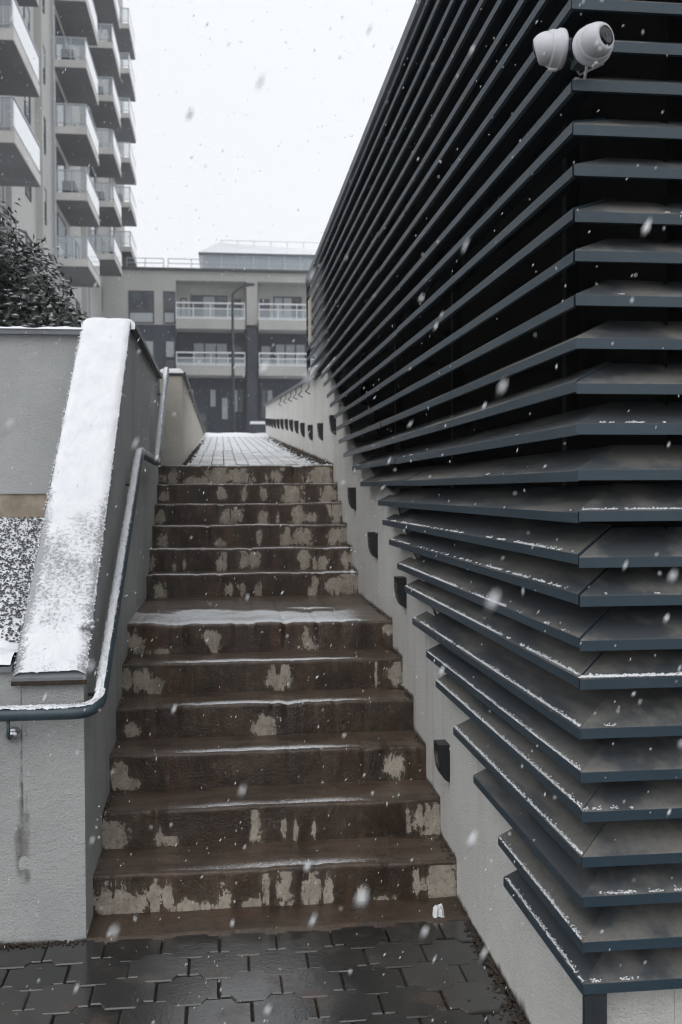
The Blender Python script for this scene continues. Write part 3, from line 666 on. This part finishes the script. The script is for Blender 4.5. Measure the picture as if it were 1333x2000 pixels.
# ------------------------------------------------------------------ apartment tower far left
FX, BX = -6.95, -5.5
tw = thing('apartment_tower', (-14, 45, 2.5), 'tall pale apartment tower with columns of balconies with white panels', 'building')
MB().box(-26, FX, 20, 78, 2.4, 48).build('wall', 'tower_wall', tw)
FL = [11.85+3.0*k for k in range(-3, 8)]
def win(parent, x, y0, y1, z0, z1, nm='window'):          # a window in the +x facade
    f = MB().box(x-.02, x+.05, y0, y1, z0, z0+.06).box(x-.02, x+.05, y0, y1, z1-.06, z1).box(x-.02, x+.05, y0, y0+.06, z0, z1).box(x-.02, x+.05, y1-.06, y1, z0, z1).build(nm, 'frame_dark', parent)
    zc = random.choice((0, 0, .35, .6)); zs_ = lerp(z1-.06, z0+.06, zc)
    MB().box(x, x+.02, y0+.06, y1-.06, z0+.06, zs_-.002 if zc else zs_).build('pane', 'pane_dark', f)
    if zc: MB().box(x, x+.025, y0+.06, y1-.06, zs_, z1-.06).build('blind', 'curtain', f)
COLS = [(27.2, 4.3, (0, 1, 2)), (43.8, 4.6, (0, 1, 2, 3, 4, 5)), (55.7, 4.4, (1, 2, 3, 4, 5, 6)), (66.6, 5.0, (2, 3, 4, 5, 6, 7))]
for ci, (y0, ln, fl) in enumerate(COLS):
    for k in fl:
        zb = 11.85+3.0*k; y1 = y0+ln
        s_ = MB().box(FX-.05, BX, y0, y1, zb+.04, zb+.38).build('balcony', 'tower_slab', tw)
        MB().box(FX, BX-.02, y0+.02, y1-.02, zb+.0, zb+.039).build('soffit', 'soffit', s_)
        MB().box(BX-.06, BX-.02, y0+.05, y1-.03, zb+.52, zb+1.28).build('white_panel', 'frosted_panel', s_)
        r_ = MB(); zt = zb+1.42
        r_.box(FX, BX-.01, y0+.02, y0+.07, zt-.05, zt).box(BX-.065, BX-.012, y0+.072, y1-.02, zt-.05, zt)
        for xx in (FX+.05, (FX+BX)/2, BX-.1): r_.box(xx, xx+.045, y0+.025, y0+.065, zb+.38, zt-.052)
        r_.box(FX, BX-.01, y0+.03, y0+.06, zb+.50, zb+.53)
        r_.build('railing', 'railing_metal', s_)
        MB().box(FX+.1, BX-.12, y0+.04, y0+.05, zb+.54, zt-.06).build('glass_panel', 'balcony_glass', s_)
        win(tw, FX, y0+.5, y0+2.9, zb+.42, zb+2.6, 'balcony_door')
        if (k+ci) % 2 == 0: MB().box(FX+.25, FX+.8, y0+.5, y0+1.2, zb+.38, zb+1.05).build('balcony_box', 'frame_dark', s_)
        MB().box(FX+.001, FX+.05, y0+3.2, y0+3.9, zb+.9, zb+2.5).build('shutter', 'curtain', tw)
for k in range(-2, 8):
    zb = 11.85+3.0*k
    for (a, b) in ((23, 24.2), (33.5, 34.6), (36.6, 37.7), (40.2, 41.2), (50.2, 51.4), (62, 63.2)): win(tw, FX, a, b, zb+1.2, zb+2.7)
for yv in (32.1, 42.9, 54.8): MB().tube([(FX+.12, yv, 2.5), (FX+.12, yv, 48)], .06, 8).build('drain_pipe', 'railing_metal', tw, True)
for yv in (32.6, 38.9, 52.5): MB().box(FX, FX+.28, yv, yv+.35, 2.5, 48).build('pilaster', 'tower_wall', tw)

# ------------------------------------------------------------------ apartment block closing the view
Y0 = 62.0
def bx(px): return -5.49+(px-245)*.0326
def bz(py): return 15.73-(py-525)*.0327
ab = thing('apartment_block', (2, 64, 2.55), 'beige and slate four-storey apartment block with glazed balconies beyond the path', 'building')
GB = 2.5
MB().box(bx(185), bx(342), Y0, Y0+9, bz(632), bz(527)).build('upper_wall', 'beige_wall', ab)
MB().box(bx(185)+.01, bx(342)-.01, Y0+.03, Y0+9, GB, bz(632)-.002).build('lower_wall', 'slate_wall', ab)
MB().box(bx(342)+.002, bx(700), Y0+1.3, Y0+9, bz(632), bz(527)).build('upper_wall', 'beige_wall', ab)
MB().box(bx(342)+.002, bx(700), Y0+1.25, Y0+9.1, GB, bz(632)-.002).build('lower_wall', 'slate_wall', ab)
MB().box(bx(342)+.002, bx(700), Y0+.02, Y0+1.298, bz(545), bz(527)).build('fascia', 'beige_wall', ab)
MB().box(bx(183), bx(702), Y0-.2, Y0+9.3, bz(527)+.002, bz(522)).build('roof', 'frame_dark', ab)
MB().box(bx(480), bx(501), Y0+.01, Y0+1.29, bz(630), bz(545)-.002).build('column', 'beige_wall', ab)
MB().prism([(bx(478), Y0+.05, GB), (bx(497), Y0+.05, GB), (bx(501), Y0+.05, bz(632)), (bx(481), Y0+.05, bz(632))][::-1], [(bx(478), Y0+1.2, GB), (bx(497), Y0+1.2, GB), (bx(501), Y0+1.2, bz(632)), (bx(481), Y0+1.2, bz(632))][::-1]).build('column', 'slate_wall', ab)
def bwin(x0, x1, y0, y1, Y, cols, nm='window'):
    X0, X1, Z0, Z1 = bx(x0), bx(x1), bz(y1), bz(y0); f = MB()
    f.box(X0, X1, Y-.05, Y+.02, Z0, Z0+.08).box(X0, X1, Y-.05, Y+.02, Z1-.08, Z1)
    n = len(cols); w = (X1-X0)/n
    for k in range(n+1): xx = min(max(X0+k*w-.04, X0), X1-.08); f.box(xx, xx+.08, Y-.052, Y+.02, Z0+.08, Z1-.08)
    fo_ = f.build(nm, 'frame_dark', ab)
    for k, m_ in enumerate(cols): MB().box(X0+k*w+.05, X0+(k+1)*w-.05, Y-.03, Y-.01, Z0+.081, Z1-.081).build('pane', m_, fo_)
D, K = 'pane_dark', 'curtain'
bwin(251, 300, 567, 606, Y0, [D, D]); bwin(251, 300, 607, 630, Y0, [K]); bwin(318, 341, 567, 605, Y0, [D]); bwin(318, 341, 606, 630, Y0, [K])
bwin(320, 340, 662, 697, Y0+.03, [K]); bwin(320, 340, 699, 725, Y0+.03, [D]); bwin(251, 300, 662, 725, Y0+.03, [D, K])
bwin(369, 443, 566, 624, Y0+1.3, [D, K, D]); bwin(535, 592, 566, 624, Y0+1.3, [K, K, D]); bwin(625, 680, 566, 624, Y0+1.3, [D, K])
bwin(373, 443, 660, 716, Y0+1.25, [K, K, K]); bwin(537, 600, 660, 716, Y0+1.25, [K, K, K]); bwin(625, 680, 660, 716, Y0+1.25, [D, K])
bwin(428, 444, 768, 815, Y0+1.25, [K], 'door'); bwin(383, 400, 800, 930, Y0+1.25, [D], 'door'); bwin(545, 600, 770, 830, Y0+1.25, [D, K]); bwin(350, 376, 752, 790, Y0+1.25, [D, K]); bwin(405, 420, 752, 790, Y0+1.25, [K]); bwin(452, 474, 752, 800, Y0+1.25, [K, D]); bwin(508, 534, 752, 812, Y0+1.25, [D, K]); bwin(251, 300, 752, 815, Y0+.03, [K, D])
bwin(452, 470, 572, 624, Y0+1.3, [D], 'balcony_door'); bwin(349, 362, 572, 624, Y0+1.3, [K], 'balcony_door'); bwin(508, 527, 572, 624, Y0+1.3, [D], 'balcony_door'); bwin(452, 472, 664, 716, Y0+1.25, [D], 'balcony_door'); bwin(508, 530, 664, 716, Y0+1.25, [K], 'balcony_door')
for (x0, x1) in ((342.3, 476), (503, 690)):
    for (zs, zr) in ((641, 590), (731, 686)):
        X0, X1 = bx(x0), bx(x1); Z0, Z1, ZR = bz(zs), bz(zs-19), bz(zr)
        s_ = MB().box(X0, X1, Y0-.55, Y0+1.24, Z0, Z1).build('balcony', 'beige_wall', ab)
        r_ = MB().box(X0, X1, Y0-.54, Y0-.48, ZR-.09, ZR).box(X0, X1, Y0-.53, Y0-.49, ZR-.42, ZR-.36).box(X0, X1, Y0-.53, Y0-.49, Z1+.1, Z1+.15)
        n = int((X1-X0)/1.05)
        for k in range(n+1): xx = lerp(X0, X1-.05, k/n); r_.box(xx, xx+.05, Y0-.535, Y0-.485, Z1, ZR-.091)
        r_.build('railing', 'white_rail', s_)
        MB().box(X0+.03, X1-.03, Y0-.512, Y0-.505, Z1+.16, ZR-.43).build('glass_panel', 'balcony_glass', s_)
        MB().box(X0, X1, Y0-.56, Y0-.3, Z1+.001, Z1+.06).build('snow_cap', 'snow', s_)
rr_ = MB()
for (x0, x1) in ((247, 318), (327, 640)):
    X0, X1 = bx(x0), bx(x1); Z = bz(522)
    for zz in (Z+.62, Z+.33): rr_.box(X0, X1, Y0, Y0+.04, zz-.04, zz)
    n = max(2, int((X1-X0)/1.3))
    for k in range(n+1): xx = lerp(X0, X1, k/n); rr_.box(xx, xx+.045, Y0+.045, Y0+.085, Z, Z+.62)
rr_.build('roof_railing', 'railing_metal', ab)
# glazed penthouse with a hipped roof set back on the terrace, haze fade put into its pale colours
ph = MB().prism([(bx(395), Y0+2.2, bz(522)), (bx(660), Y0+2.2, bz(522)), (bx(660), Y0+2.2, 17.3), (bx(395), Y0+2.2, 17.3)][::-1], [(bx(395), Y0+8, bz(522)), (bx(660), Y0+8, bz(522)), (bx(660), Y0+8, 17.3), (bx(395), Y0+8, 17.3)][::-1]).build('penthouse', 'hazed_penthouse_glass', ab)
rf = MB(); zt, ze = 18.75, 17.31
a, b, c_, d = (bx(385), Y0+1.8, ze), (bx(670), Y0+1.8, ze), (bx(670), Y0+8.4, ze), (bx(385), Y0+8.4, ze); e, f_ = (bx(425), Y0+5, zt), (bx(630), Y0+5, zt-.35)
for q in ((a, b, f_, e), (b, c_, f_), (c_, d, e, f_), (d, a, e), (d, c_, b, a)): rf.poly(q)
rf.build('penthouse_roof', 'frosted_panel', ph)  # pale material imitates fading in haze
pr_ = MB()
for k in range(9): xx = lerp(bx(398), bx(655), k/8); pr_.box(xx, xx+.07, Y0+2.13, Y0+2.195, bz(522), 17.3)
pr_.build('penthouse_frame', 'white_rail', ph)
zz = zt-.1
pk = MB().box(bx(430), bx(640), Y0+4.98, Y0+5.02, zt+.12, zt+.16)
for k in range(7): xx = lerp(bx(430), bx(640), k/6); pk.box(xx, xx+.05, Y0+4.975, Y0+5.025, zt-.35, zt+.12)
pk.build('ridge_railing', 'white_rail', ph)

# street lamp, low snowy wall
LY = 40.0
lp = thing('street_lamp', (1.0, LY, 2.55), 'dark street lamp with a curved arm in front of the apartment block', 'street lamp')
MB().tube([(1.0, LY, 2.5), (1.0, LY, 6), (1.0, LY, 10.05)], .07, 10, True, [.09, .075, .055]).build('pole', 'trim_dark', lp, True)
MB().tube([(1.0, LY, 10.0), (1.1, LY, 10.12), (1.35, LY, 10.32), (1.6, LY, 10.42)], .05, 8).build('arm', 'trim_dark', lp, True)
MB().prism([(1.4, LY-.13, 10.33), (1.95, LY-.13, 10.42), (1.95, LY-.13, 10.48), (1.55, LY-.13, 10.5)], [(1.4, LY+.13, 10.33), (1.95, LY+.13, 10.42), (1.95, LY+.13, 10.48), (1.55, LY+.13, 10.5)]).build('lamp_head', 'trim_dark', lp)
lw = thing('planter_wall', (3, 48, 2.55), 'low dark wall capped with snow in front of the apartment block', 'wall')
MB().box(2.0, 9, 48, 48.4, 2.5, 5.0).build('wall', 'slate_wall', lw); MB().box(1.95, 9.05, 47.95, 48.45, 5.001, 5.14).build('snow_cap', 'snow', lw)

# ------------------------------------------------------------------ falling snow
fl = MB(); fall = Vector((-.42, .1, -1)).normalized(); fx = fall.orthogonal().normalized(); fy = fall.cross(fx)
def flake(d):
    sx = random.uniform(-.42, .42)*d; sy = random.uniform(-.58, .58)*d; return CAM+fw*d+rt*sx+up*sy
def solid(p):
    if p.x > 1.28 and -1.6 < p.y < 6.1 and p.z < 3.7: return True
    if p.y > 0 and p.z < interp(p.y, [(0, .2), (1.5, .95), (2.84, .95), (4.3, 1.85), (16, 2.7)]): return True
    if p.x < .06 and p.y > -.2 and p.z < 2.55: return True
    return p.z < .02
cnt = 0
while cnt < 5200:
    d = (random.uniform(1.1**2, 10.5**2))**(1/2)
    p = flake(d)
    if solid(p): continue
    r_ = random.uniform(.0008, .0018)*(1 if d > 3 else .8); e_ = random.uniform(2, 5)
    w = Vector((random.gauss(0, .22), random.gauss(0, .22), 0)); ax_ = (fall+w).normalized(); a = ax_.orthogonal().normalized()
    fl.clump(p, r_, r_, r_*e_, (a, ax_.cross(a), ax_)); cnt += 1
for k in range(3200):
    d = (random.uniform(10**3, 26**3))**(1/3); p = flake(d)
    if solid(p) or p.z < 2.6: continue
    r_ = random.uniform(.003, .007); fl.clump(p, r_, r_, r_*random.uniform(1, 1.9), (fx, fy, fall))
for k in range(22):
    d = random.uniform(.5, 1.1); p = flake(d); r_ = random.uniform(.0016, .0028); fl.clump(p, r_, r_, r_*random.uniform(2, 3.5), (fx, fy, fall))
for k in range(34):
    d = random.uniform(.7, 1.7); p = flake(d)
    if solid(p): continue
    r_ = random.uniform(.0011, .0019); fl.clump(p, r_, r_, r_*random.uniform(4, 6.5), (fx, fy, fall))
tag(fl.build('falling_snow', 'snow', None, True), 'white snowflakes falling through the air over the stairs', 'snow', None, 'stuff')

# ------------------------------------------------------------------ snowy air
hz = MB().box(-150, 150, -70, 160, -2, 60).build('haze', 'snow'); hz.data.materials.clear()
hm = bpy.data.materials.new('haze_air'); hm.use_nodes = True; hm.node_tree.nodes.clear()
ho = hm.node_tree.nodes.new('ShaderNodeOutputMaterial'); hv = hm.node_tree.nodes.new('ShaderNodeVolumePrincipled')
hv.inputs['Density'].default_value = .0018; hv.inputs['Color'].default_value = (.97, .98, 1, 1); hv.inputs['Anisotropy'].default_value = .2
hm.node_tree.links.new(hv.outputs[0], ho.inputs['Volume']); hz.data.materials.append(hm)
tag(hz, 'pale snowy haze filling the air around the buildings', 'haze', None, 'stuff')
